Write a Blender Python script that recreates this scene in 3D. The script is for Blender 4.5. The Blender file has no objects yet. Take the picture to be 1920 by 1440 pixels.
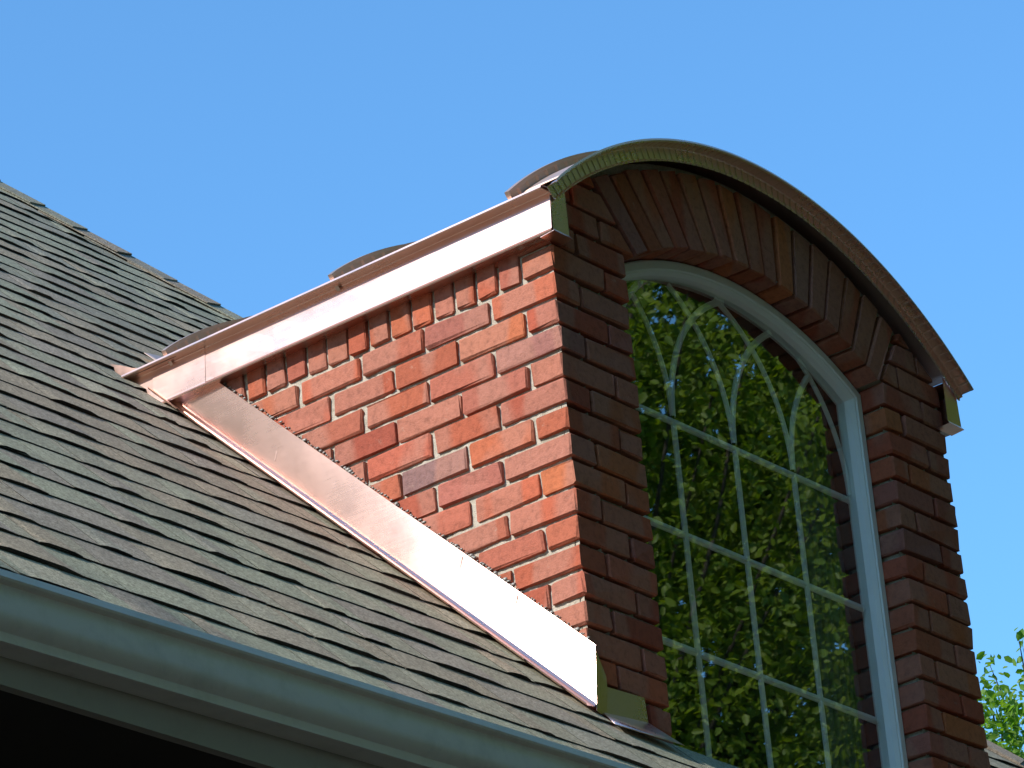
import bpy, bmesh, math, random
import numpy as np
from mathutils import Vector, Matrix
random.seed(7); rng = np.random.default_rng(11)
R = math.radians
sc = bpy.context.scene
col = sc.collection

# ------------------------------------------------------------------ camera
CAM = Vector((-6.5736, -4.8824, -4.1077)); FPX = 7374.33
RV = Vector((.63479513, -.76853963, -.07988724)); UV = Vector((-.27696996, -.32284431, .90501889)); FV = Vector((.72133403, .55237522, .41780239))
cd = bpy.data.cameras.new('camera'); cam = bpy.data.objects.new('camera', cd); col.objects.link(cam)
m = Matrix((RV, UV, -FV)).transposed().to_4x4(); m.translation = CAM; cam.matrix_world = m
cd.sensor_width = 36; cd.lens = FPX / 1920 * 36; cd.clip_start = .1; cd.clip_end = 3000
sc.camera = cam
def pix(x, y):                                       # photo pixel -> viewing direction
    return (FV + RV * ((x - 960) / FPX) - UV * ((y - 720) / FPX))
def to_px(p):
    d = Vector(p) - CAM; z = d.dot(FV)
    return 960 + FPX * d.dot(RV) / z, 720 - FPX * d.dot(UV) / z

# ------------------------------------------------------------------ sky, sun, exposure
SUN = Vector((-.79, .235, .57)).normalized()
w = bpy.data.worlds.new('World'); sc.world = w; w.use_nodes = True
nt = w.node_tree; sky = nt.nodes.new('ShaderNodeTexSky'); sky.sky_type = 'NISHITA'; sky.sun_disc = False
sky.sun_elevation = math.asin(SUN.z); sky.sun_rotation = math.atan2(SUN.x, SUN.y)
sky.air_density = 1.0; sky.dust_density = 0; sky.ozone_density = 8; sky.altitude = 800
bg = nt.nodes['Background']; bg.inputs[1].default_value = .15
tn = nt.nodes.new('ShaderNodeMix'); tn.data_type = 'RGBA'; tn.blend_type = 'MULTIPLY'; tn.inputs[0].default_value = 1; tn.inputs[7].default_value = (.97, 1.235, 1.14, 1)   # camera white balance
nt.links.new(sky.outputs[0], tn.inputs[6]); nt.links.new(tn.outputs[2], bg.inputs[0])
sd = bpy.data.lights.new('sun', 'SUN'); sd.energy = 3.2; sd.angle = R(.53); sd.color = (1, .95, .88)
so = bpy.data.objects.new('sun', sd); col.objects.link(so); so.rotation_euler = SUN.to_track_quat('Z', 'Y').to_euler(); so.location = (-12, 5, 12)
sc.view_settings.view_transform = 'Standard'; sc.view_settings.look = 'None'; sc.view_settings.gamma = 1
sc.view_settings.exposure = .85
sc.render.engine = 'CYCLES'
sc.cycles.caustics_reflective = True; sc.cycles.max_bounces = 10; sc.cycles.transparent_max_bounces = 16

# ------------------------------------------------------------------ materials
class NT:
    def __init__(s, name):
        s.m = bpy.data.materials.new(name); s.m.use_nodes = True; s.t = s.m.node_tree; s.p = s.t.nodes['Principled BSDF']; s.out = s.t.nodes['Material Output']
    def n(s, typ, **k):
        o = s.t.nodes.new('ShaderNode' + typ)
        for a, b in k.items():
            if a.startswith('i_'): o.inputs[a[2:].replace('_', ' ')].default_value = b
            else: setattr(o, a, b)
        return o
    def l(s, a, b): s.t.links.new(a, b)
    def coord(s, which='Object', scale=(1, 1, 1)):
        c = s.n('TexCoord'); mp = s.n('Mapping'); mp.inputs['Scale'].default_value = scale; s.l(c.outputs[which], mp.inputs[0]); return mp.outputs[0]
    def noise(s, vec, scale, detail=4, rough=.6):
        o = s.n('TexNoise'); o.inputs['Scale'].default_value = scale; o.inputs['Detail'].default_value = detail; o.inputs['Roughness'].default_value = rough
        if vec is not None: s.l(vec, o.inputs['Vector'])
        return o
    def ramp(s, fac, stops, interp='LINEAR'):
        o = s.n('ValToRGB'); o.color_ramp.interpolation = interp; e = o.color_ramp.elements
        while len(e) < len(stops): e.new(.5)
        for a, (p, c) in zip(e, stops):
            a.position = p; a.color = (c[0], c[1], c[2], 1) if hasattr(c, '__len__') else (c, c, c, 1)
        s.l(fac, o.inputs[0]); return o.outputs[0]
    def mix(s, fac, a, b, mode='MIX'):
        o = s.n('Mix', data_type='RGBA', blend_type=mode)
        for i, v in ((0, fac), (6, a), (7, b)):
            if hasattr(v, 'links') or hasattr(v, 'is_linked'): s.l(v, o.inputs[i])
            elif i: o.inputs[i].default_value = (*v, 1)
            else: o.inputs[0].default_value = v
        return o.outputs[2]
    def math(s, op, a, b=None):
        o = s.n('Math', operation=op)
        for i, v in enumerate((a, b)):
            if v is None: continue
            if isinstance(v, (int, float)): o.inputs[i].default_value = v
            else: s.l(v, o.inputs[i])
        return o.outputs[0]
    def bump(s, h, strength, dist, prev=None):
        o = s.n('Bump'); o.inputs['Strength'].default_value = strength; o.inputs['Distance'].default_value = dist; s.l(h, o.inputs['Height'])
        if prev is not None: s.l(prev, o.inputs['Normal'])
        return o.outputs[0]
    def set(s, color=None, rough=None, metal=None, normal=None, spec=None):
        for k, v in (('Base Color', color), ('Roughness', rough), ('Metallic', metal), ('Normal', normal), ('Specular IOR Level', spec)):
            if v is None: continue
            if isinstance(v, (int, float)): s.p.inputs[k].default_value = v
            elif isinstance(v, tuple): s.p.inputs[k].default_value = (*v, 1)
            else: s.l(v, s.p.inputs[k])
        return s.m
M = {}
def m_brick():
    t = NT('brick'); oi = t.n('ObjectInfo')
    c = t.ramp(oi.outputs['Random'], [(0, (0.45, 0.117, 0.058)), (0.2, (0.39, 0.085, 0.049)), (0.36, (0.49, 0.148, 0.061)), (0.5, (0.42, 0.1, 0.056)), (0.66, (0.43, 0.131, 0.085)), (0.8, (0.46, 0.122, 0.06)), (0.95, (0.37, 0.122, 0.089)), (0.98, (0.28, 0.17, 0.155)), (1, (0.2, 0.13, 0.125))])
    g = t.n('NewGeometry'); v = g.outputs['Position']
    mp = t.n('Mapping'); t.l(v, mp.inputs[0]); mp.inputs['Scale'].default_value = (1, 1, .25)
    off = t.n('VectorMath', operation='ADD'); sc_ = t.n('Math', operation='MULTIPLY'); t.l(oi.outputs['Random'], sc_.inputs[0]); sc_.inputs[1].default_value = 37
    t.l(mp.outputs[0], off.inputs[0]); t.l(sc_.outputs[0], off.inputs[1])
    n1 = t.noise(off.outputs[0], 8, .5); f1 = t.ramp(n1.outputs[0], [(.47, 0), (.53, 1)])
    wn = t.n('TexWhiteNoise', noise_dimensions='1D'); t.l(oi.outputs['Random'], wn.inputs['W'])
    c = t.mix(1, c, t.ramp(wn.outputs['Value'], [(0, (.80, .86, .9)), (1, (1.10, 1.10, 1.08))]), 'MULTIPLY')
    c2 = t.mix(f1, c, t.mix(.6, c, (.41, .185, .13)))
    n2 = t.noise(v, 55, 6, .7); c3 = t.mix(t.ramp(n2.outputs[0], [(.3, .55), (.7, 1.12)]), (0, 0, 0), c2)
    c3 = t.mix(1, c2, t.ramp(n2.outputs[0], [(.25, .62), (.5, 1), (.8, 1.15)]), 'MULTIPLY')
    # mortar smears and pale scuffs
    n3 = t.noise(v, 24, 6, .75); sm = t.ramp(n3.outputs[0], [(.63, 0), (.74, .55)])
    c4 = t.mix(sm, c3, (.5, .36, .27))
    n4 = t.noise(v, 260, 3, .6); c5 = t.mix(t.ramp(n4.outputs[0], [(.66, 0), (.74, .5)]), c4, (.14, .05, .04))
    h = t.math('ADD', t.math('MULTIPLY', n2.outputs[0], .8), t.math('MULTIPLY', n4.outputs[0], .25))
    return t.set(c5, .88, 0, t.bump(h, .9, .005), .25)
def m_mortar():
    t = NT('mortar'); g = t.n('NewGeometry'); v = g.outputs['Position']
    n1 = t.noise(v, 30, 5, .7); n2 = t.noise(v, 350, 3, .7)
    c = t.ramp(n1.outputs[0], [(.3, (.42, .36, .27)), (.55, (.58, .51, .41)), (.75, (.68, .61, .5))])
    c = t.mix(1, c, t.ramp(n2.outputs[0], [(.3, .65), (.7, 1.1)]), 'MULTIPLY')
    return t.set(c, .95, 0, t.bump(n2.outputs[0], .8, .003, t.bump(n1.outputs[0], .7, .006)), .1)
def m_copper(name='copper', base=(.96, .66, .56), r0=.24, r1=.33, wave=.16):
    t = NT(name); g = t.n('NewGeometry'); v = g.outputs['Position']
    n1 = t.noise(v, 5, 4, .55); n2 = t.noise(v, 38, 5, .7)
    mp = t.n('Mapping'); t.l(v, mp.inputs[0]); mp.inputs['Scale'].default_value = (40, 3, 60)
    n3 = t.noise(mp.outputs[0], 4, 4, .7)
    c = t.mix(t.ramp(n1.outputs[0], [(.35, 0), (.7, .45)]), base, (.86, .54, .44))
    c = t.mix(t.ramp(n2.outputs[0], [(.66, 0), (.8, .06)]), c, (.6, .34, .26))
    r = t.ramp(t.math('ADD', t.math('MULTIPLY', n1.outputs[0], .7), t.math('MULTIPLY', n3.outputs[0], .3)), [(.3, r0), (.7, r1)])
    nb = t.bump(n1.outputs[0], wave, .006)
    return t.set(c, r, 1.0, nb)
def m_shingle():
    t = NT('shingle'); a = t.n('Attribute', attribute_name='tint'); g = t.n('NewGeometry'); v = g.outputs['Position']
    n2 = t.noise(v, 330, 2, .6); vo = t.n('TexVoronoi'); vo.inputs['Scale'].default_value = 420; t.l(v, vo.inputs['Vector'])
    n1 = t.noise(v, 7, 4, .6)
    v2 = t.n('TexVoronoi'); v2.inputs['Scale'].default_value = 170; t.l(v, v2.inputs['Vector'])
    gr = t.mix(.55, t.ramp(vo.outputs['Color'], [(.1, .45), (.5, .95), (.95, 1.75)]), t.ramp(v2.outputs['Color'], [(.1, .5), (.5, .95), (.95, 1.65)]))
    c = t.mix(1, a.outputs[0], gr, 'MULTIPLY')
    c = t.mix(t.ramp(n1.outputs[0], [(.4, 0), (.7, .3)]), c, (.20, .175, .145))
    h = t.math('ADD', n2.outputs[0], vo.outputs['Distance'])
    return t.set(c, .95, 0, t.bump(h, .6, .002), .15)
def m_paint(name, c, rough=.4, dirt=.25, dcol=(.25, .23, .2)):
    t = NT(name); g = t.n('NewGeometry'); v = g.outputs['Position']; n = t.noise(v, 9, 6, .7); n2 = t.noise(v, 120, 3)
    cc = t.mix(t.ramp(n.outputs[0], [(.5, 0), (.8, dirt)]), c, dcol)
    return t.set(cc, rough, 0, t.bump(n2.outputs[0], .08, .001))
def m_glass():
    t = NT('window_glass'); g = t.n('NewGeometry'); n = t.noise(g.outputs['Position'], 2.2, 2)
    dt = t.n('VectorMath', operation='DOT_PRODUCT'); t.l(g.outputs['Normal'], dt.inputs[0]); t.l(g.outputs['Incoming'], dt.inputs[1])
    pw = t.math('POWER', t.math('SUBTRACT', 1.0, t.math('ABSOLUTE', dt.outputs['Value'])), 5.0)      # double glazing: Schlick reflectance
    fr = t.math('ADD', .27, t.math('MULTIPLY', pw, .73))
    nb = t.bump(n.outputs[0], .05, .003)
    gl = t.n('BsdfGlossy'); gl.inputs['Roughness'].default_value = .011; gl.inputs['Color'].default_value = (.95, 1, .96, 1); t.l(nb, gl.inputs['Normal'])
    tr = t.n('BsdfTransparent'); tr.inputs['Color'].default_value = (.95, .97, .96, 1)
    mx = t.n('MixShader'); t.l(fr, mx.inputs[0]); t.l(tr.outputs[0], mx.inputs[1]); t.l(gl.outputs[0], mx.inputs[2])
    t.l(mx.outputs[0], t.out.inputs['Surface']); return t.m
def m_leaf(name, c0, c1):
    t = NT(name); a = t.n('Attribute', attribute_name='tint'); c = t.mix(a.outputs['Fac'], c0, c1)
    di = t.n('BsdfPrincipled'); t.l(c, di.inputs['Base Color']); di.inputs['Roughness'].default_value = .5; di.inputs['Specular IOR Level'].default_value = .35
    tl = t.n('BsdfTranslucent'); t.l(t.mix(1, c, (1.9, 1.95, .5), 'MULTIPLY'), tl.inputs['Color'])
    mx = t.n('MixShader'); mx.inputs[0].default_value = .45; t.l(di.outputs[0], mx.inputs[1]); t.l(tl.outputs[0], mx.inputs[2]); t.l(mx.outputs[0], t.out.inputs['Surface']); return t.m
def m_bark():
    t = NT('bark'); v = t.coord('Object', (1, 1, .2)); n = t.noise(v, 14, 6, .7)
    return t.set(t.ramp(n.outputs[0], [(.3, (.03, .024, .018)), (.7, (.09, .072, .055))]), .95, 0, t.bump(n.outputs[0], 1, .02))
def m_lawn():
    t = NT('lawn'); g = t.n('NewGeometry'); n = t.noise(g.outputs['Position'], .5, 6, .7); n2 = t.noise(g.outputs['Position'], 18, 4, .7)
    c = t.mix(t.ramp(n.outputs[0], [(.3, 0), (.7, 1)]), (.028, .026, .013), (.045, .040, .021)); c = t.mix(1, c, t.ramp(n2.outputs[0], [(.2, .6), (.8, 1.25)]), 'MULTIPLY')
    return t.set(c, .9, 0, t.bump(n2.outputs[0], 1, .04))
M['brick'] = m_brick(); M['mortar'] = m_mortar(); M['copper'] = m_copper(); M['copper_weathered'] = m_copper('copper_weathered', (.64, .50, .42), .42, .6)
M['copper_cavity_shade'] = m_copper('copper_cavity_shade', (.10, .07, .055), .4, .6); M['shingle'] = m_shingle(); M['gutter'] = m_paint('gutter_paint', (.92, .80, .73), .4, .35, (.34, .3, .25)); M['frame'] = m_paint('window_vinyl', (.84, .85, .84), .35, .06)
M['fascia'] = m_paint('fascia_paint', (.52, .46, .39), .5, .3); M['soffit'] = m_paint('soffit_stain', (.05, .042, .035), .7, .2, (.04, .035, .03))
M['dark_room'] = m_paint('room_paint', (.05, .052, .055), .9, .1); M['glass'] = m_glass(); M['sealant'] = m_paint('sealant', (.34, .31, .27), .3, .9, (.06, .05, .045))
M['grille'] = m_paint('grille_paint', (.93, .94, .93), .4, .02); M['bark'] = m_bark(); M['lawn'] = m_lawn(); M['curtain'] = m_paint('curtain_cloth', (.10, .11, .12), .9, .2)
M['leaf'] = m_leaf('leaf', (.085, .145, .011), (.18, .235, .019)); M['leaf_pear'] = m_leaf('leaf_pear', (.075, .17, .02), (.15, .24, .03))
M['house_wall'] = m_paint('house_brickwork', (.2, .09, .07), .9, .3)

# ------------------------------------------------------------------ helpers
def link(name, me, mat, parent=None):
    o = bpy.data.objects.new(name, me); col.objects.link(o)
    if mat is not None and not me.materials: me.materials.append(M[mat])
    if parent is not None: o.parent = parent
    return o
def mesh(name, vs, fs, smooth=False):
    me = bpy.data.meshes.new(name); me.from_pydata([tuple(v) for v in vs], [], fs); me.update()
    if smooth: me.polygons.foreach_set('use_smooth', [True] * len(me.polygons))
    return me
def empty(name, loc, label, cat, group=None):
    o = bpy.data.objects.new(name, None); col.objects.link(o); o.location = loc; o['label'] = label; o['category'] = cat
    if group: o['group'] = group
    return o
def bm_mesh(bm, name, smooth=False):
    bmesh.ops.recalc_face_normals(bm, faces=bm.faces)
    me = bpy.data.meshes.new(name); bm.to_mesh(me); bm.free()
    if smooth: me.polygons.foreach_set('use_smooth', [True] * len(me.polygons))
    return me
def prism_bm(poly, axis, a, b):
    """convex polygon (u,v) extruded along axis from a to b. axis 'y': (x,z); axis 'x': (y,z)"""
    bm = bmesh.new()
    f = (lambda u, v, w: (u, w, v)) if axis == 'y' else (lambda u, v, w: (w, u, v))
    A = [bm.verts.new(f(u, v, a)) for u, v in poly]; B = [bm.verts.new(f(u, v, b)) for u, v in poly]; n = len(poly)
    bm.faces.new(A); bm.faces.new(B[::-1])
    for i in range(n): bm.faces.new((A[i], B[i], B[(i + 1) % n], A[(i + 1) % n]))
    bmesh.ops.recalc_face_normals(bm, faces=bm.faces); return bm
def add_box(bm, x0, x1, y0, y1, z0, z1):
    v = [bm.verts.new((x, y, z)) for x in (x0, x1) for y in (y0, y1) for z in (z0, z1)]
    for f in ((0, 1, 3, 2), (4, 6, 7, 5), (0, 4, 5, 1), (2, 3, 7, 6), (0, 2, 6, 4), (1, 5, 7, 3)): bm.faces.new([v[i] for i in f])
def brick_obj(poly, axis, a, b, parent, bev=.0032, jit=.0015):
    bm = prism_bm(poly, axis, a, b)
    bmesh.ops.bevel(bm, geom=list(bm.edges), offset=bev * random.uniform(.7, 1.35), segments=1, affect='EDGES')
    for v in bm.verts: v.co += Vector((random.gauss(0, jit), random.gauss(0, jit), random.gauss(0, jit)))
    return link('brick', bm_mesh(bm, 'brick'), 'brick', parent)
def clip(poly, px, pz, nx, nz):
    """keep the side with (p-p0).n <= 0"""
    out = []; n = len(poly)
    for i in range(n):
        a, b = poly[i], poly[(i + 1) % n]; da = (a[0] - px) * nx + (a[1] - pz) * nz; db = (b[0] - px) * nx + (b[1] - pz) * nz
        if da <= 0: out.append(a)
        if da * db < 0: t = da / (da - db); out.append((a[0] + t * (b[0] - a[0]), a[1] + t * (b[1] - a[1])))
    return out
def area(p): return abs(sum(p[i][0] * p[(i + 1) % len(p)][1] - p[(i + 1) % len(p)][0] * p[i][1] for i in range(len(p)))) / 2
def extrude_profile(prof, axis, a, b, thick=None, n=1, closed=False):
    """open profile polyline extruded; axis 'y': (x,z), axis 'x': (y,z). Solidify-like by thick handled with modifier"""
    vs = []; fs = []
    f = (lambda u, v, w: (u, w, v)) if axis == 'y' else (lambda u, v, w: (w, u, v))
    for i in range(n + 1):
        w = a + (b - a) * i / n
        for u, v in prof: vs.append(f(u, v, w))
    k = len(prof)
    for i in range(n):
        for j in range(k - 1 + (1 if closed else 0)):
            j2 = (j + 1) % k; fs.append((i * k + j, i * k + j2, (i + 1) * k + j2, (i + 1) * k + j))
    return vs, fs
def solid(o, t, off=0):
    md = o.modifiers.new('thickness', 'SOLIDIFY'); md.thickness = t; md.offset = off; return o
def bevel(o, wdt=.002, seg=2):
    md = o.modifiers.new('bevel', 'BEVEL'); md.width = wdt; md.segments = seg; md.limit_method = 'ANGLE'; md.angle_limit = R(35); return o

# ------------------------------------------------------------------ measured layout (metres, dormer corner = origin)
SL = .955; HY = math.hypot(1, SL); D0 = -1.158       # roof pitch, deck height at y = 0
UPV = Vector((0, 1 / HY, SL / HY)); NRV = Vector((0, -SL / HY, 1 / HY))
def roof(x, s, h=0): return Vector((x, 0, D0)) + UPV * s + NRV * h
def hip_x(y): return 1.424 + .853 * (3.261 - y)
CX, CZ = .83, -.818; R_IN, R_EX, R_RF = 1.036, 1.241, 1.290
WX = 1.65; OX0, OX1 = .285, 1.375
ROWH = .0682
def rowtop(k): return .003 - k * ROWH
def rf(y):                                            # roof radius: raised lip at the front, lower behind
    t = max(0, min(1, (.12 - y) / .06)); return 1.262 + (R_RF - 1.262) * t * t * (3 - 2 * t)
def arc_z(x, r): return CZ + math.sqrt(max(0, r * r - (x - CX) ** 2))

# ------------------------------------------------------------------ ground
gm = mesh('ground', [(-900, -900, -5.75), (900, -900, -5.75), (900, 900, -5.75), (-900, 900, -5.75)], [(0, 1, 2, 3)])
g = link('ground', gm, 'lawn'); g['kind'] = 'structure'

# ------------------------------------------------------------------ house
house = empty('house', (-2, 3, -5.75), 'brick house with weathered grey-green hipped shingle roof and pale eave gutter', 'house')
def at_house(o): o.parent = house; o.matrix_parent_inverse = Matrix.Translation(house.location).inverted(); return o
def hpart(name, me, mat): return at_house(link(name, me, mat))
XL = -9.0; YE = -.44; YR = 3.98; XR = hip_x(YE)
bm = bmesh.new()
zE = D0 + SL * YE; zR = D0 + SL * YR; d = -.012
def q(*p): return [bm.verts.new(v) for v in p]
def rq(x0, x1, y0, y1): bm.faces.new(q((x0, y0, D0 + SL * y0 + d), (x1, y0, D0 + SL * y0 + d), (x1, y1, D0 + SL * y1 + d), (x0, y1, D0 + SL * y1 + d)))
rq(XL, 0.03, YE, 1.4); rq(.03, 1.62, YE, -.0); rq(.03, 1.62, 1.25, 1.4)
y = -.44
bm.faces.new(q((1.62, YE, zE + d), (hip_x(YE), YE, zE + d), (hip_x(1.4), 1.4, D0 + SL * 1.4 + d), (1.62, 1.4, D0 + SL * 1.4 + d)))
bm.faces.new(q((XL, 1.4, D0 + SL * 1.4 + d), (hip_x(1.4), 1.4, D0 + SL * 1.4 + d), (hip_x(YR), YR, zR + d), (XL, YR, zR + d)))
YB = 2 * YR - YE
bm.faces.new(q((XR, YE, zE + d), (XR, YB, zE + d), (hip_x(YR), YR, zR + d)))
bm.faces.new(q((XL, YR, zR + d), (hip_x(YR), YR, zR + d), (XR, YB, zE + d), (XL, YB, zE + d)))
bm.faces.new(q((XL, YE, zE + d), (XL, YR, zR + d), (XL, YB, zE + d)))
deck_me = bm_mesh(bm, 'roof')
ta = deck_me.color_attributes.new('tint', 'FLOAT_COLOR', 'CORNER')
for e in ta.data: e.color = (.13, .13, .115, 1)
roof_o = hpart('roof', deck_me, 'shingle')

TINTS = [(0.391, 0.381, 0.27), (0.367, 0.357, 0.255), (0.406, 0.366, 0.262), (0.396, 0.332, 0.241), (0.353, 0.327, 0.252), (0.425, 0.389, 0.28), (0.377, 0.323, 0.252), (0.342, 0.321, 0.235), (0.416, 0.341, 0.241)]
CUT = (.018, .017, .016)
def shingle_mesh(x0, x1, s0, cuts=()):
    """one laminated shingle strip: base sheet, and thicker teeth of uneven width along its butt edge"""
    vs = []; fs = []; tint = []
    L = .163
    def slab(xa, xb, xc, xd, h0, h1, s_b, s_t, t, hend=None):
        # trapezoid on the roof: butt edge xa..xb, top edge xc..xd ; bottom at deck
        i = len(vs); nx = max(1, int(abs(xb - xa) / .22)) if hend is None else 4
        dsb = [random.gauss(0, .0012) for _ in range(nx + 1)]; dh = [abs(random.gauss(0, .0007)) for _ in range(nx + 1)]
        for k in range(nx + 1):
            u = k / nx if hend is None else (0, .22, .5, .8, 1)[k]; hh = h0 if hend is None or 0 < k < nx else hend; xb_ = xa + (xb - xa) * u; xt_ = xc + (xd - xc) * u
            vs.append(roof(xb_, s_b + dsb[k], .0)); vs.append(roof(xb_, s_b + dsb[k], hh + dh[k])); vs.append(roof(xt_, s_t, h1))
        for k in range(nx):
            a = i + 3 * k; b = a + 3
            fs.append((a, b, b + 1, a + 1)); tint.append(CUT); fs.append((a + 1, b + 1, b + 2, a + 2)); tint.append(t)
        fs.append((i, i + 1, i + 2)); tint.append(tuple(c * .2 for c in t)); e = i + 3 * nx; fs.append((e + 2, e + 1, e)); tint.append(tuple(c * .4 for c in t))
    t0 = random.choice(TINTS); j = random.gauss(0, .0025)
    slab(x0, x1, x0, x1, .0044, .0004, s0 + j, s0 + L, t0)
    x = x0 + random.choice((0, 0, .02, .06))
    while x < x1 - .05:
        wd = min(random.choice((.09, .12, .16, .2, .24, .3)) * random.uniform(.85, 1.15), x1 - x)
        t = random.choice(TINTS); f = random.uniform(.9, 1.08); t = tuple(c * f for c in t); tp = random.uniform(.008, .022)
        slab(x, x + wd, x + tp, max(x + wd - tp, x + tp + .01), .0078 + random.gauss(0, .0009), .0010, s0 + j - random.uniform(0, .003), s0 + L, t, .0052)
        x += wd + random.choice((.05, .08, .12, .16, .2))
    return vs, fs, tint
def build_shingle(name, parts, parent, clip_hip=False, xmax=None, xmin=None):
    vs = []; fs = []; ti = []
    for p in parts:
        o = len(vs); vs += p[0]; fs += [tuple(i + o for i in f) for f in p[1]]; ti += p[2]
    me = mesh(name, vs, fs)
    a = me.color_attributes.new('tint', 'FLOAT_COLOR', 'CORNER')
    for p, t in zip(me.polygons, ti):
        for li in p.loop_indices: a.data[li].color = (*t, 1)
    if clip_hip or xmax is not None or xmin is not None:
        bm = bmesh.new(); bm.from_mesh(me)
        if clip_hip:
            hd = Vector((.853, -1, -SL)).normalized(); nn = hd.cross(NRV).normalized(); nn = nn if nn.x > 0 else -nn
            bmesh.ops.bisect_plane(bm, geom=list(bm.verts) + list(bm.edges) + list(bm.faces), plane_co=(hip_x(0) , 0, D0), plane_no=nn, clear_outer=True)
        if xmax is not None: bmesh.ops.bisect_plane(bm, geom=list(bm.verts) + list(bm.edges) + list(bm.faces), plane_co=(xmax, 0, 0), plane_no=(1, 0, 0), clear_outer=True)
        if xmin is not None: bmesh.ops.bisect_plane(bm, geom=list(bm.verts) + list(bm.edges) + list(bm.faces), plane_co=(xmin, 0, 0), plane_no=(-1, 0, 0), clear_outer=True)
        bm.to_mesh(me); bm.free()
    if not len(me.polygons): return None
    me.materials.append(M['shingle'])
    return me
rest = []; EXPO = .1415
for k in range(-1, 40):
    s0 = -.484 + EXPO * k
    y0 = s0 / HY; y1 = (s0 + .15) / HY
    if s0 + .02 > YR * HY: break
    xh = hip_x(y1); xe = xh + .2
    x = XL + random.uniform(0, .9)
    in_dormer = y1 > .03 and y0 < 1.36
    spans = [(XL, -.004), (WX + .004, xe)] if in_dormer else [(XL, xe)]
    # the barrel roof meets the slope on a curve: above the eave line the courses stop along it
    zmid = D0 + SL * y0
    if in_dormer and zmid > .10:
        r2 = 1.262 ** 2 - (zmid - CZ) ** 2
        hw = math.sqrt(r2) if r2 > 0 else 0
        spans = [(XL, CX - hw + .03), (CX + hw - .03, xe)]
    for a, b in spans:
        x = a - random.uniform(0, .8) if a > XL + .1 else XL
        while x < b:
            x2 = x + .985
            pm = [to_px(roof(xx, s0 + .07)) for xx in (max(x, a), min(x2, b))]
            vis = max(pm[0][0], pm[1][0]) > -120 and min(pm[0][0], pm[1][0]) < 2040 and max(p[1] for p in pm) > -100 and min(p[1] for p in pm) < 1560
            sm = shingle_mesh(x, x2 - .002, s0)
            hipc = x2 > hip_x(y1) - .05
            me = build_shingle('shingle', [sm], roof_o, hipc, b if x2 > b and b < xe else None, a if x < a else None)
            if me:
                if vis:
                    o = bpy.data.objects.new('shingle', me); col.objects.link(o); o.parent = roof_o
                else: rest.append(me)
            x = x2
bm = bmesh.new()
for me in rest: bm.from_mesh(me)
rme = bpy.data.meshes.new('outer_shingles'); bm.to_mesh(rme); bm.free(); rme.materials.append(M['shingle'])
o = bpy.data.objects.new('outer_shingles', rme); col.objects.link(o); o.parent = roof_o; o['kind'] = 'stuff'
for me in rest: bpy.data.meshes.remove(me)

# hip cap shingles, each bent over the hip
hd = Vector((.853, -1, -SL)).normalized()
side_n = Vector((SL / .853, 0, 1)).normalized()                     # slope facing +x
fw = hd.cross(NRV).normalized(); fw = -fw if fw.x > 0 else fw       # on the front slope, away from hip
bw = hd.cross(side_n).normalized(); bw = -bw if bw.y < 0 else bw
upn = (NRV + side_n).normalized()
hip0 = Vector((hip_x(YR), YR, zR)); Lh = (Vector((XR, YE, zE)) - hip0).length
ncap = int(Lh / .172)
for i in range(ncap + 1):
    a = hip0 + hd * (i * .172 + random.uniform(-.008, .008)); b = a + hd * .30
    hw_ = .135; vs = []; fs = []
    for (p, h) in ((a, .004), (b, .0135 + random.uniform(-.001, .002))):
        for u in (1, .5, .12): vs.append(p + fw * hw_ * u + NRV * h)
        vs.append(p + upn * (h + .004))
        for u in (.12, .5, 1): vs.append(p + bw * hw_ * u + side_n * h)
    for j in range(6): fs.append((j, j + 1, j + 8, j + 7))
    me = mesh('hip_cap', vs, fs); at = me.color_attributes.new('tint', 'FLOAT_COLOR', 'CORNER'); t = random.choice(TINTS)
    for e in at.data: e.color = (t[0] * .92, t[1] * .9, t[2] * .95, 1)
    me.materials.append(M['shingle']); o = bpy.data.objects.new('hip_cap', me); col.objects.link(o); o.parent = roof_o; solid(o, .004, -1)

# eave: gutter, fascia board, soffit, walls below
GT = .016
def gz(x): return GT * (x + 2.3)
gp = [(-.418, -1.592), (-.418, -1.690), (-.470, -1.694), (-.4755, -1.692), (-.4755, -1.675), (-.481, -1.671), (-.491, -1.661), (-.4945, -1.645), (-.490, -1.606), (-.486, -1.5945), (-.5005, -1.5925), (-.5030, -1.589), (-.4985, -1.5745), (-.494, -1.572), (-.488, -1.577)]
gvs, gfs = extrude_profile(gp, 'x', XL, XR, n=6)
gvs = [(x, y, z + gz(x)) for x, y, z in gvs]
o = hpart('gutter', mesh('gutter', gvs, gfs, True), 'gutter'); md = o.modifiers.new('edges', 'EDGE_SPLIT'); md.split_angle = R(38)
bm = bmesh.new(); add_box(bm, XL, XR - .02, -.4155, -.395, -1.738, -1.60); hpart('fascia_board', bm_mesh(bm, 'fascia_board'), 'fascia')
for i in range(14):
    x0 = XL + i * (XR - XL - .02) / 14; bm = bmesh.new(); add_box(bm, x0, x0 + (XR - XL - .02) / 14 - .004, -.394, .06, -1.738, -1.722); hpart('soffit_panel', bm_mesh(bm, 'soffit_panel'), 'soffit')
bm = bmesh.new(); add_box(bm, XL + .3, XR - .45, .06, .2, -5.75, -1.715); add_box(bm, XR - .6, XR - .45, .2, YB - .5, -5.75, -1.715); add_box(bm, XL + .3, XL + .45, .2, YB - .5, -5.75, -1.715)
hpart('wall', bm_mesh(bm, 'wall'), 'house_wall')

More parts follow.
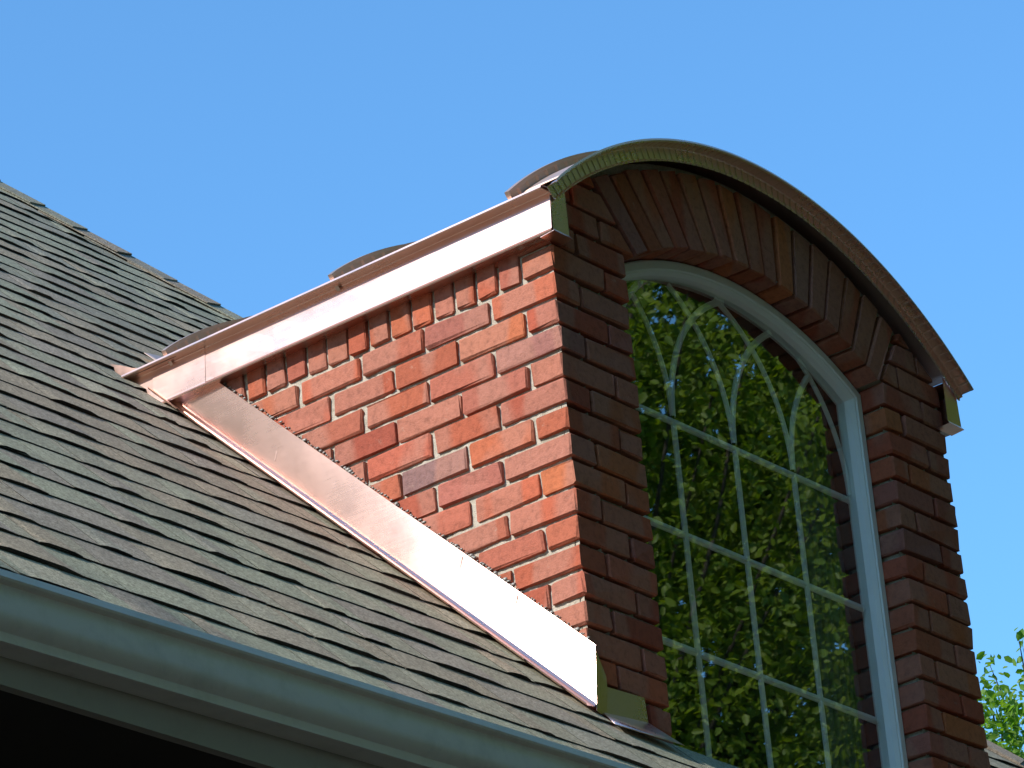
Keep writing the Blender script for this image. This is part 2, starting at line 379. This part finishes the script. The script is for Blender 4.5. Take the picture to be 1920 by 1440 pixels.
# ------------------------------------------------------------------ dormer
dormer = empty('dormer', (CX, 0, -1.17), 'red brick dormer with arched window, curved copper roof and copper flashing', 'dormer')
def at_d(o): o.parent = dormer; o.matrix_parent_inverse = Matrix.Translation(dormer.location).inverted(); return o
def dpart(name, me, mat): return at_d(link(name, me, mat))
def rough_grid(u0, u1, v0, v1, f, step, amp, keep):
    nu = int((u1 - u0) / step) + 1; nv = int((v1 - v0) / step) + 1
    vs = []; fs = []
    dsp = rng.normal(0, amp, (nu + 1, nv + 1)); dsp = (dsp + np.roll(dsp, 1, 0) + np.roll(dsp, 1, 1)) / 1.8
    for i in range(nu + 1):
        for j in range(nv + 1): vs.append(f(u0 + (u1 - u0) * i / nu, v0 + (v1 - v0) * j / nv, dsp[i, j]))
    for i in range(nu):
        for j in range(nv):
            if keep(u0 + (u1 - u0) * (i + .5) / nu, v0 + (v1 - v0) * (j + .5) / nv):
                a = i * (nv + 1) + j; fs.append((a, a + 1, a + nv + 2, a + nv + 1))
    return vs, fs
REC = .0104
# side wall (cheek): mortar bed behind, bricks proud of it
vs, fs = rough_grid(.008, 1.36, -1.2, .13, lambda u, v, d: (REC + d, u, v), .011, .0011, lambda u, v: v > D0 + SL * u - .06)
n0 = len(vs); vs += [(.09, .008, -1.25), (.09, 1.36, .13), (.09, .008, .13), (.09, 1.36, -.1)]; fs += [(n0, n0 + 2, n0 + 1)]
sidew = dpart('side_wall', mesh('side_wall', vs, fs, True), 'mortar')
def sbrick(y0, y1, z0, z1, x0=0, x1=.09): brick_obj([(y0, z0), (y1, z0), (y1, z1), (y0, z1)], 'x', x0 + random.gauss(0, .0012), x1, sidew)
S = .2032; J = .0108
for k in range(1, 18):
    zt = rowtop(k) + random.gauss(0, .0008); zb = rowtop(k + 1) + J + random.gauss(0, .0008)
    y = .0925 if k % 2 == 0 else S - J
    y += J
    while True:
        if D0 + SL * y > zt + .02 or y > 1.22: break
        wd = S - J + random.gauss(0, .003)
        sbrick(y + random.gauss(0, .001), y + wd, zb, zt); y += S + (random.gauss(0, .003) if k > 3 else 0)
# rowlock course under the copper fascia
y = .0925 + J; zb = rowtop(1) + J
while y < 1.2:
    wd = .0575 + random.gauss(0, .0012); sbrick(y, y + wd, zb + random.gauss(0, .0012), zb + .09); y += wd + .0105
# front wall: piers
def ring_grid(): pass
vs, fs = [], []
def addm(a):
    global vs, fs
    o = len(vs); vs += a[0]; fs += [tuple(i + o for i in f) for f in a[1]]
def inside_front(u, v):
    r = math.hypot(u - CX, v - CZ)
    if v > .06: return R_IN + .010 < r < 1.225 and abs(math.degrees(math.atan2(u - CX, v - CZ))) < 45 or (r < 1.25 and (u < .30 or u > 1.36) and r > R_IN + .01)
    return (u < OX0 - .006 or u > OX1 + .006)
vs, fs = [], []
addm(rough_grid(.008, WX - .008, -1.3, .46, lambda u, v, d: (u, .021 + d, v), .012, .001, inside_front))
# reveals and arch soffit mortar
for xr in (OX0 - .016, OX1 + .016):
    n0 = len(vs); vs += [(xr, .019, -1.3), (xr, .13, -1.3), (xr, .13, .07), (xr, .019, .07)]; fs += [(n0, n0 + 1, n0 + 2, n0 + 3)]
n0 = len(vs); K = 30
for i in range(K + 1):
    an = R(-32.5 + 65 * i / K); r = R_IN + .014
    for yy in (.008, .13): vs.append((CX + r * math.sin(an), yy, CZ + r * math.cos(an)))
for i in range(K): fs.append((n0 + 2 * i, n0 + 2 * i + 1, n0 + 2 * i + 3, n0 + 2 * i + 2))
n0 = len(vs); K = 60
for i in range(K + 1):
    an = R(-41 + 82 * i / K)
    for yy, r in ((.020, 1.215), (.0195, 1.24), (.019, 1.262)): vs.append((CX + r * math.sin(an), yy, CZ + r * math.cos(an)))
for i in range(K):
    for j in range(2): a = n0 + 3 * i + j; fs.append((a, a + 1, a + 4, a + 3))
# right cheek and inner backing
n0 = len(vs); vs += [(WX - .008, .008, -1.3), (WX - .008, 1.4, .12), (WX - .008, .008, .12)]; fs += [(n0, n0 + 1, n0 + 2)]
frontw = dpart('front_wall', mesh('front_wall', vs, fs, True), 'mortar')
def fbrick(x0, x1, z0, z1, y1=.095, polys=None): brick_obj(polys or [(x0, z0), (x1, z0), (x1, z1), (x0, z1)], 'y', random.gauss(0, .001), y1, frontw)
AL, AR = -28.6, 31.0
def lean(a): return -2.4 * max(0, min(1, (14 - a) / 30))
NV = 17
def ring_pt(a, r): return (CX + r * math.sin(R(a)), CZ + r * math.cos(R(a)))
for i in range(NV):
    a0 = AL + (AR - AL) * i / NV; a1 = AL + (AR - AL) * (i + 1) / NV; g0 = .27
    p = [ring_pt(a0 + g0, R_IN), ring_pt(a1 - g0, R_IN), ring_pt(a1 + lean(a1) - g0 * 1.05, R_EX + random.gauss(0, .003)), ring_pt(a0 + lean(a0) + g0 * 1.05, R_EX + random.gauss(0, .003))]
    fbrick(0, 0, 0, 0, .105, p)
# springing lines used to trim the course bricks beside the arch
def trim(p, left):
    aa = AL if left else AR; b0 = ring_pt(aa, R_IN); b1 = ring_pt(aa + lean(aa), R_EX)
    dx, dz = b1[0] - b0[0], b1[1] - b0[1]; L = math.hypot(dx, dz); nx, nz = (dz / L, -dx / L) if left else (-dz / L, dx / L)
    p = clip(p, b0[0] - nx * J, b0[1] - nz * J, nx, nz)
    for a in np.linspace(-45, 45, 19):
        if len(p) < 3: return p
        q_ = ring_pt(a, R_EX + .012); p = clip(p, q_[0], q_[1], math.sin(R(a)), math.cos(R(a)))
    return p
for k in range(-5, 19):
    zt = rowtop(k) + random.gauss(0, .0008); zb = rowtop(k + 1) + J + random.gauss(0, .0008)
    even = k % 2 == 0
    for left in (True, False):
        xs = []
        if left: x, xend = 0.0, (OX0 if zt < .12 else .75)
        else: x, xend = WX, (OX1 if zt < .12 else .95)
        sg = 1 if left else -1; first = True
        while (xend - x) * sg > .02:
            if first: wd = (S - J) if even else .0925; first = False
            else: wd = S - J
            x2 = x + sg * wd
            if (x2 - xend) * sg > 0 or abs(xend - x2) < .03: x2 = xend
            p = [(min(x, x2), zb), (max(x, x2), zb), (max(x, x2), zt), (min(x, x2), zt)]
            if zt > .03: p = trim(p, left)
            corner_odd = (x == 0.0 or x == WX) and not even
            if len(p) >= 3 and area(p) > .0004: fbrick(0, 0, 0, 0, (S - J) if corner_odd else .0925, p)
            x = x2 + sg * J
# ------------------------------------------------------------------ window
win = dpart('window', mesh('window', [(CX, .1, -1.16)] * 0 + [(OX0 - .02, .128, -1.25), (OX1 + .02, .128, -1.25), (OX1 + .02, .13, -1.17), (OX0 - .02, .13, -1.17)], [(0, 1, 2, 3)]), 'frame')
win['label'] = 'tall arched window with white frame and interlaced tracery'
def outline(off, zb, n=40):
    """window outline inset by off: up the left jamb, over the arch, down the right jamb"""
    r = R_IN - .004 - off; xl, xr = OX0 + .002 + off, OX1 - .002 - off
    pts = [(xl, zb)]
    for i in range(n + 1):
        x = xl + (xr - xl) * i / n; pts.append((x, arc_z(x, r)))
    pts.append((xr, zb)); return pts
steps = [(0, .072), (.004, .069), (.023, .069), (.0255, .073), (.029, .074), (.036, .084), (.039, .100), (.039, .125)]
rows = [[(x, yy, z) for x, z in outline(of, -1.19)] for of, yy in steps]
vs = []; fs = []
for r_ in rows: vs += r_
k = len(rows[0])
for i in range(len(rows) - 1):
    for j in range(k - 1): fs.append((i * k + j, i * k + j + 1, (i + 1) * k + j + 1, (i + 1) * k + j))
fr_o = link('frame', mesh('frame', vs, fs), 'frame', win)
bm = bmesh.new(); add_box(bm, OX0, OX1, .05, .14, -1.22, -1.17); link('sill', bm_mesh(bm, 'sill'), 'frame', win)
gp_ = outline(.035, -1.18); n = len(gp_)
vs = [(x, .1, z) for x, z in gp_]; pane_me = mesh('pane', vs, [tuple(range(n))[::-1]]); link('pane', pane_me, 'glass', win)
R_MU = R_IN - .044
def bar(pts, wd=.0195, yc=.1085, dp=.006):
    """flat grille bar with a raised middle along a polyline in the glass plane"""
    vs = []; fs = []; n = len(pts)
    for i, (x, z) in enumerate(pts):
        a = pts[max(0, i - 1)]; b = pts[min(n - 1, i + 1)]; tx, tz = b[0] - a[0], b[1] - a[1]; L = math.hypot(tx, tz); nx, nz = -tz / L, tx / L
        for u, yy in ((-1, yc + dp), (-1, yc + .002), (-.45, yc), (-.3, yc - .0015), (.3, yc - .0015), (.45, yc), (1, yc + .002), (1, yc + dp)): vs.append((x + nx * wd / 2 * u, yy, z + nz * wd / 2 * u))
    for i in range(n - 1):
        for j in range(7): a = i * 8 + j; fs.append((a, a + 8, a + 9, a + 1))
    return mesh('muntin', vs, fs)
VX = [.577, .827, 1.077]; XA, XB = .335, 1.325
for x in VX: link('muntin', bar([(x, -1.17), (x, -.70), (x, -.24)]), 'grille', win)
for z in (-.24, -.538, -.84, -1.142): link('muntin', bar([(XA + .004, z), (.6, z), (.9, z), (XB - .004, z)], .0180, .1095), 'grille', win)
def tracery(x0, sg):
    pts = []
    for i in range(25):
        a = R(i * 4.0); x = x0 + sg * .43 * (1 - math.cos(a)); z = -.225 + .43 * math.sin(a)
        if math.hypot(x - CX, z - CZ) > R_MU or x < XA or x > XB: break
        pts.append((x, z))
    if len(pts) > 2: link('muntin', bar(pts, .0180, .1078 if sg > 0 else .1090), 'grille', win)
for x in [XA] + VX: tracery(x, 1)
for x in VX + [XB]: tracery(x, -1)
# room behind the glass
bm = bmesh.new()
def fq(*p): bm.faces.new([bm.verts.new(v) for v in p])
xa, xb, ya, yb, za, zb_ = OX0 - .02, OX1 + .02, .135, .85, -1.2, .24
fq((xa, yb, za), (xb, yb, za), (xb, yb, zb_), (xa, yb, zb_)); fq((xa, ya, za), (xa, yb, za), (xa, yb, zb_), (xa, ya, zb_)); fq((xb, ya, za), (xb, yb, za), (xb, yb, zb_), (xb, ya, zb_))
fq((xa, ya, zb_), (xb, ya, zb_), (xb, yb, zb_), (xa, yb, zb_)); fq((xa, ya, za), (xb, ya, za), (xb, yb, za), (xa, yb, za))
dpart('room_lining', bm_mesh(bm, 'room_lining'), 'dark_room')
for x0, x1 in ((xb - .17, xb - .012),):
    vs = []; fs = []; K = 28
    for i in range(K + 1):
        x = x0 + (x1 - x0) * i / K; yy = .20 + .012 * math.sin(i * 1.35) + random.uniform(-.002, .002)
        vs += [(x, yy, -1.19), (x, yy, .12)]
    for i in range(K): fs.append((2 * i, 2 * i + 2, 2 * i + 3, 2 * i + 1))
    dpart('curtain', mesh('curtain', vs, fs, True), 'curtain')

# ------------------------------------------------------------------ curved copper roof of the dormer
YF = -.034; YBK = 1.88
A_END = math.degrees(math.asin((.86 + .022) / R_RF))
def arc_mesh(prof_fn, a0, a1, n):
    """sweep a profile [(y, r)...] round the arch centre"""
    vs = []; fs = []
    for i in range(n + 1):
        an = R(a0 + (a1 - a0) * i / n); pr = prof_fn(i, n)
        for yy, r in pr: vs.append((CX + r * math.sin(an), yy, CZ + r * math.cos(an)))
    k = len(pr)
    for i in range(n):
        for j in range(k - 1): fs.append((i * k + j, (i + 1) * k + j, (i + 1) * k + j + 1, i * k + j + 1))
    return vs, fs
vs, fs = arc_mesh(lambda i, n: [(-.068, R_RF + .004)] + [(yy, rf(yy) + .0012 * math.sin(yy * 9)) for yy in list(np.linspace(-.05, .14, 11)) + list(np.linspace(.3, YBK, 8))], -40.7, 40.7, 64)
barrel = dpart('copper_roof', mesh('copper_roof', vs, fs, True), 'copper_weathered'); solid(barrel, .002, 0)
NC = 74
def crimp(i): return 1.0 if i % 6 == 0 else 0.0
def edge_prof(i, n):
    c = -crimp(i) * .0022
    return [(YF - .0015 + c, 1.250), (YF - .004 + c, 1.253), (YF + c * .9, 1.2555), (YF + c * .6, 1.284), (YF - .003, 1.2865 - c * .4), (-.060, R_RF - .0012 - c * .7), (-.067, R_RF - .0022 - c * .5), (-.0695, R_RF + .001), (-.068, R_RF + .006)]
vs, fs = arc_mesh(edge_prof, -A_END + .35, A_END - .2, NC * 6)
solid(link('edge_band', mesh('edge_band', vs, fs), 'copper', barrel), .0012, 0)
for ys in (.07, .63, 1.19):
    def seam_prof(i, n):
        c = -crimp(i) * .0034; R_S = rf(ys) - .002; th = abs(-A_END + .25 + (2 * A_END - .5) * i / n); h = .030 + (.021 * max(0, min(1, (th - 28) / 14)) if ys > .3 else 0)
        return [(ys - .002, R_S), (ys - .0035 + c, R_S + .004), (ys - .0045 + c, R_S + h - .008), (ys - .008, R_S + h - .009), (ys - .009, R_S + h), (ys + .004, R_S + h + .001), (ys + .005, R_S + h - .01), (ys + .003, R_S)]
    vs, fs = arc_mesh(seam_prof, -A_END + .25, A_END - .25, 240)
    me = mesh('standing_seam', vs, fs); k = 8
    bm = bmesh.new(); bm.from_mesh(me); bm.verts.ensure_lookup_table()
    bm.faces.new(bm.verts[:k]); bm.faces.new(bm.verts[len(bm.verts) - k:]); bm.to_mesh(me); bm.free()
    link('standing_seam', me, 'copper_weathered', barrel)

# copper fascia along the eave, with front return
def eave_fascia(sx, name):
    f = (lambda x: x) if sx < 0 else (lambda x: WX - x)
    prof = [(.004, .021), (-.037, .0155), (-.0385, .018), (-.0350, .0245), (-.0325, .065), (-.0305, .1185), (-.0325, .1205), (-.061, .1195), (-.0632, .1215), (-.0622, .1262), (-.058, .1275), (.02, .137)]
    pr = [(f(x), z) for x, z in prof]
    vs, fs = extrude_profile(pr, 'y', -.031, 1.335, n=14)
    vs = [(x + (.0009 * math.sin(y * 11) if abs(z - .065) < .02 else 0), y, z) for x, y, z in vs]
    o = dpart(name, mesh(name, vs, fs), 'copper'); solid(o, .0012, 0)
    # front return: wraps the corner on to the front face
    xs = [-.0305, .030]
    pts = [(-.037, -.038, .0155), (-.0305, -.031, .0245), (-.0305, -.031, .107), (-.0305, -.031, .128)]
    vs = [(f(-.037), -.038, .0155), (f(.034), -.038, .0155), (f(.030), -.0312, .0245), (f(-.0302), -.0312, .0245), (f(.027), -.0312, .150), (f(-.0302), -.0312, .124), (f(.034), .003, .012), (f(-.037), .003, .012)]
    fs = [(0, 1, 2, 3), (3, 2, 4, 5), (0, 7, 6, 1)]
    solid(link('front_return', mesh('front_return', vs, fs), 'copper', o), .0012, 0)
    return o
fa = eave_fascia(-1, 'copper_fascia'); eave_fascia(1, 'copper_fascia')
# lapped sheet joint near the back of the left fascia, and its folded end
vs, fs = extrude_profile([(-.0368, .020), (-.0362, .026), (-.0318, .1175), (-.0340, .1192)], 'y', 1.075, 1.255, n=2)
solid(link('lap_sheet', mesh('lap_sheet', vs, fs), 'copper', fa), .001, 0)
vs = [(-.0315, 1.255, .022), (-.0315, 1.255, .118), (.01, 1.282, .118), (.01, 1.262, .022)]
solid(link('end_fold', mesh('end_fold', vs, [(0, 1, 2, 3)]), 'copper', fa), .001, 0)
# valley flashing running up the shingles where the curved roof meets the slope
vs = []; fs = []; K = 26
for i in range(K + 1):
    an = R(-A_END + 21 + (A_END * 2 - 42) * i / K); rr = 1.264; x = CX + rr * math.sin(an); z = CZ + rr * math.cos(an); yy = (z - D0) / SL
    ou = Vector((math.sin(an), 0, math.cos(an))); base = Vector((x, yy, z))
    t2 = (Vector((ou.x, 0, 0)) + UPV * max(.25, abs(ou.z))).normalized()
    p1 = base + NRV * .016; p2 = base + t2 * .075 + NRV * .019; p0 = base - Vector((0, .05, 0)) + ou * .003
    vs += [p0, p1, p2]
for i in range(K):
    for j in range(2): a = 3 * i + j; fs.append((a, a + 3, a + 4, a + 1))
solid(dpart('valley_flashing', mesh('valley_flashing', vs, fs, True), 'copper_weathered'), .001, 0)
# turned-up end of the copper where the fascia dies into the shingles, facing the eave
def on_roof(px_, py_, h=.004):
    d_ = pix(px_, py_); t_ = (Vector((0, 0, D0)) + NRV * h - CAM).dot(NRV) / d_.dot(NRV); return CAM + d_ * t_
def on_x(px_, py_, x_): d_ = pix(px_, py_); return CAM + d_ * ((x_ - CAM.x) / d_.x)
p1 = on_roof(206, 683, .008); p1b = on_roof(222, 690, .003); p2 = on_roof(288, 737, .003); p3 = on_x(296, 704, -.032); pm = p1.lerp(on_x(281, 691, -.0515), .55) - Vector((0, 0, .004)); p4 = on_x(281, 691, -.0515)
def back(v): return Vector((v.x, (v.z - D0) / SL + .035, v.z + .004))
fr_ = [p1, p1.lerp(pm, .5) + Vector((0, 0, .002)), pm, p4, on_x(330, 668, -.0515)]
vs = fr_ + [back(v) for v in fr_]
solid(dpart('valley_end', mesh('valley_end', vs, [(i, i + 1, i + 6, i + 5) for i in range(4)]), 'copper_cavity_shade'), .0014, 0)  # near-black copper: shade of the cavity under this sheet painted as base colour

# stepped-up wall flashing on the cheek
def fl_z(y): return SL * y - .982
vs = []; fs = []; K = 26
for i in range(K + 1):
    y = -.022 + (1.262 + .022) * i / K; wob = .0011 * math.sin(i * 1.1) + random.gauss(0, .0004)
    zt = min(fl_z(y), .06) ; zb = D0 + SL * y + .022; u = max(0, min(1, y / 1.0)); bl = -.016 * (1 - u) ** 1.5 + .004; bh = bl * .5 - .004 * u
    xt = -.006 - .010 * u
    vs += [(xt, y, zt), (xt + (-.013 + bl - xt) * .04, y, zt - .006 if zt - .006 > zb else zb + .002), ((xt - .013 + bl) / 2 + wob * .5, y, (zt + zb) / 2), (-.013 + bl, y, zb + .012), (-.019 + bl, y, zb + .003), (-.046 + bl, y - .0, zb - .001), (-.050 + bl, y, zb + .004), (-.047 + bl, y, zb + .005)]
for i in range(K):
    for j in range(7): a = 8 * i + j; fs.append((a, a + 8, a + 9, a + 1))
wf = dpart('wall_flashing', mesh('wall_flashing', vs, fs, True), 'copper'); solid(wf, .001, 0)
md = wf.modifiers.new('edges', 'EDGE_SPLIT'); md.split_angle = R(30)
vs = [(-.0092, -.0225, -1.004), (-.026, -.0225, -1.163), (.020, -.0125, -1.165), (.034, -.0125, -1.100), (.034, -.0125, -1.066), (.004, -.014, -1.014)]
solid(link('corner_wrap', mesh('corner_wrap', vs, [(0, 1, 2, 3, 4, 5)]), 'copper', wf), .001, 0)
# solder seams across the flashing
for y in (.86, .33, .18):
    zt = fl_z(y); vs = []
    for i in range(7):
        u = i / 6; z = zt - .012 - u * .075; yy = y + u * .024
        vs += [(-.0112, yy - .0016, z), (-.0112, yy + .0016, z)]
    solid(link('sheet_seam', mesh('sheet_seam', vs, [(2 * i, 2 * i + 1, 2 * i + 3, 2 * i + 2) for i in range(6)]), 'copper', wf), .0016, 0)
# bead of sealant and mortar crumbs along its top edge
bm = bmesh.new(); y = .0
while y < 1.06:
    r = abs(random.gauss(.0016, .0012)) + .0012
    ret = bmesh.ops.create_icosphere(bm, subdivisions=1, radius=r, matrix=Matrix.Translation((-.003 + random.gauss(0, .0012), y, fl_z(y) + .003 + random.gauss(0, .0022))) @ Matrix.Diagonal((1, random.uniform(.8, 2.2), random.uniform(.7, 1.3), 1)))
    y += random.uniform(.004, .0105)
sb = dpart('sealant_bead', bm_mesh(bm, 'sealant_bead', True), 'sealant'); sb['kind'] = 'stuff'
# apron flashing on the front of the left pier
vs = [(.016, -.0105, -1.090), (.173, -.0105, -1.083), (.176, -.012, -1.142), (.016, -.012, -1.158)]
ap = dpart('apron_flashing', mesh('apron_flashing', vs, [(0, 1, 2, 3)]), 'copper'); solid(ap, .001, 0)
vs = [(.010, -.013, -1.156), (.176, -.013, -1.143), (-.03, -.070, -1.208), (.185, -.085, -1.208), (-.02, -.078, -1.214), (.190, -.095, -1.217), (.186, -.097, -1.225)]
solid(link('apron_flange', mesh('apron_flange', vs, [(0, 1, 3, 2), (2, 3, 5, 4)], True), 'copper', ap), .001, 0)

# ------------------------------------------------------------------ trees
def leaf_mesh(name, P, size, bias=.35, curl=.18):
    """pointed leaves, four faces each, at points P"""
    n = len(P); P = np.asarray(P, float)
    ax = rng.normal(size=(n, 3)); ax[:, 2] -= .25; ax /= np.linalg.norm(ax, axis=1)[:, None]
    nm = rng.normal(size=(n, 3)); nm[:, 2] += bias * 2; nm += np.array(SUN) * 1.1; sd_ = np.cross(nm, ax); sd_ /= np.linalg.norm(sd_, axis=1)[:, None] + 1e-9; nn = np.cross(ax, sd_)
    L = size * rng.uniform(.65, 1.3, n)[:, None]; W = L * rng.uniform(.48, .68, n)[:, None]
    c = curl * L
    pts = np.stack([P, P + ax * L * .28 + sd_ * W * .46 + nn * c * .5, P + ax * L * .68 + sd_ * W * .38 + nn * c * .3, P + ax * L - nn * c * .3, P + ax * L * .68 - sd_ * W * .38 + nn * c * .3, P + ax * L * .28 - sd_ * W * .46 + nn * c * .5], 1).reshape(-1, 3)
    base = np.arange(n)[:, None] * 6
    tri = (base[:, :, None] + np.array([[0, 1, 2], [0, 2, 3], [0, 3, 4], [0, 4, 5]])[None]).reshape(-1, 3)
    me = bpy.data.meshes.new(name); me.vertices.add(len(pts)); me.vertices.foreach_set('co', pts.ravel())
    me.loops.add(tri.size); me.loops.foreach_set('vertex_index', tri.ravel().astype(np.int32))
    me.polygons.add(len(tri)); me.polygons.foreach_set('loop_start', np.arange(0, tri.size, 3, dtype=np.int32)); me.polygons.foreach_set('loop_total', np.full(len(tri), 3, np.int32))
    at = me.attributes.new('tint', 'FLOAT', 'FACE'); at.data.foreach_set('value', np.repeat(rng.beta(1.6, 1.8, n), 4))
    me.update(calc_edges=True); return me
def tube(path, rad, seg=7):
    vs = []; fs = []; n = len(path)
    for i, p in enumerate(path):
        p = Vector(p); t = (Vector(path[min(n - 1, i + 1)]) - Vector(path[max(0, i - 1)])).normalized()
        a = t.orthogonal().normalized(); b = t.cross(a)
        for k in range(seg): an = 2 * math.pi * k / seg; vs.append(p + (a * math.cos(an) + b * math.sin(an)) * rad[i])
    for i in range(n - 1):
        for k in range(seg): fs.append((i * seg + k, i * seg + (k + 1) % seg, (i + 1) * seg + (k + 1) % seg, (i + 1) * seg + k))
    return vs, fs
def make_tree(name, label, base, top, crown_c, crown_r, nclump, nleaf, lsize, mat, spread=.34, seed=1, trunk_r=.2, group=None):
    rs = np.random.default_rng(seed); t = empty(name, base, label, 'tree', group)
    B = Vector(base); C = Vector(crown_c) - B
    # clump centres through the crown volume
    d = rs.normal(size=(nclump, 3)); d /= np.linalg.norm(d, axis=1)[:, None]; rr = rs.uniform(.25, 1, nclump) ** .5
    lump = 1 + .18 * np.sin(d[:, 0] * 5 + seed) * np.cos(d[:, 2] * 4 + seed) + rs.normal(0, .07, nclump)
    cl = d * (rr * lump)[:, None] * np.array(crown_r) + np.array(C)
    vs, fs = [], []
    def add(a):
        o = len(vs); vs.extend(a[0]); fs.extend([tuple(i + o for i in f) for f in a[1]])
    H = C.z + crown_r[2] * .55
    trunk = [Vector((0, 0, -.05)) + Vector((rs.normal(0, .05), rs.normal(0, .05), 0)) * i + (Vector((C.x, C.y, 0)) * (i / 6) ** 1.5) + Vector((0, 0, H * i / 6)) for i in range(7)]
    add(tube(trunk, [trunk_r * (1.25 if i == 0 else 1 - .14 * i) for i in range(7)], 9))
    for c in cl[::max(1, nclump // 40)]:
        c = Vector(c); k = min(5, max(2, int((c.z * .75) / H * 6))); s0 = trunk[k]; mid = s0.lerp(c, .5) + Vector((rs.normal(0, .12), rs.normal(0, .12), .12))
        add(tube([s0, mid, c], [trunk_r * .22, trunk_r * .1, .006], 5))
    link('trunk', mesh('trunk', vs, fs, True), 'bark', t)
    wts = rs.uniform(.5, 1.5, nclump); idx = rs.choice(nclump, nleaf, p=wts / wts.sum())
    P = cl[idx] + rs.normal(0, 1, (nleaf, 3)) * (spread * rs.uniform(.6, 1.25, nclump)[idx])[:, None] * np.array([1, 1, .75])
    link('crown', leaf_mesh('crown', P, lsize), mat, t)
    return t
GZ = -5.75
make_tree('tree', 'tall leafy tree mirrored in the arched window glass', (9.2, -6.8, GZ), 0, (9.2, -6.8, 4.4), (3.7, 3.7, 8.4), 900, 240000, .054, 'leaf', .34, 3, .12)
row = make_tree('tree', 'dense leafy tree in the row facing the dormer front', (0, -9.8, GZ), 0, (0, -9.8, 4.5), (4.0, 3.6, 9.0), 300, 26000, .27, 'leaf', .6, 5, .28, 'trees lining the lawn before the house')
row.scale = (1.0,) * 3
for x_, y_, rz, sz, lb in ((-5.6, -10.3, 1.3, .9, 0), (4.6, -11.0, 2.6, .95, 0), (14.9, -9.8, .7, 1.0, 0), (16.6, -3.2, 4.1, .95, 0), (-11.5, -8.4, 3.3, .9, 0), (21, -7, 5.0, 1.05, 0), (-15.2, 3.4, 2.0, .676, 'low dense tree shading the eave end of the shingle roof')):
    c_ = row.copy(); col.objects.link(c_); c_.location = (x_, y_, GZ); c_.rotation_euler = (0, 0, rz); c_.scale = (sz,) * 3
    if lb: c_['label'] = lb; del c_['group']
    for ch in row.children:
        k_ = ch.copy(); col.objects.link(k_); k_.parent = c_
# sunlit tree beyond the right-hand hip
dr = pix(1915, 1405); pc = CAM + dr * 24.0
rt = make_tree('pear_tree', 'sunlit pear tree with upright shoots behind the far hip', (pc.x, pc.y, GZ), 0, (pc.x, pc.y, pc.z - 1.34), (1.5, 1.5, 1.65), 300, 40000, .06, 'leaf_pear', .135, 21, .14)
for (bx, by, tx, ty) in ((1892, 1350, 1856, 1247), (1925, 1320, 1908, 1186), (1935, 1300, 1918, 1215), (1868, 1370, 1848, 1300), (1900, 1360, 1893, 1296), (1950, 1330, 1948, 1170), (1880, 1390, 1868, 1330)):
    dd = 24.0 + random.uniform(-.5, .5); a = CAM + pix(bx, by) * dd; b = CAM + pix(tx, ty) * (dd + random.uniform(-.1, .1)); o_ = Vector(rt.location)
    mid = a.lerp(b, .5) + RV * .012
    vs, fs = tube([a - o_, mid - o_, b - o_], [.008, .005, .002], 5)
    sh = link('shoot', mesh('shoot', vs, fs, True), 'bark', rt)
    P = []
    L = (b - a).length; nn_ = max(4, int(L / .045))
    for i in range(nn_ + 1):
        u = i / nn_; c = (a.lerp(mid, u * 2) if u < .5 else mid.lerp(b, u * 2 - 1)) - o_
        P.append(c + Vector((random.gauss(0, .012), random.gauss(0, .012), 0)))
        if random.random() < .4: P.append(c + Vector((random.gauss(0, .02), random.gauss(0, .02), 0)))
    link('shoot_leaves', leaf_mesh('shoot_leaves', [tuple(p) for p in P], .062), 'leaf_pear', sh)
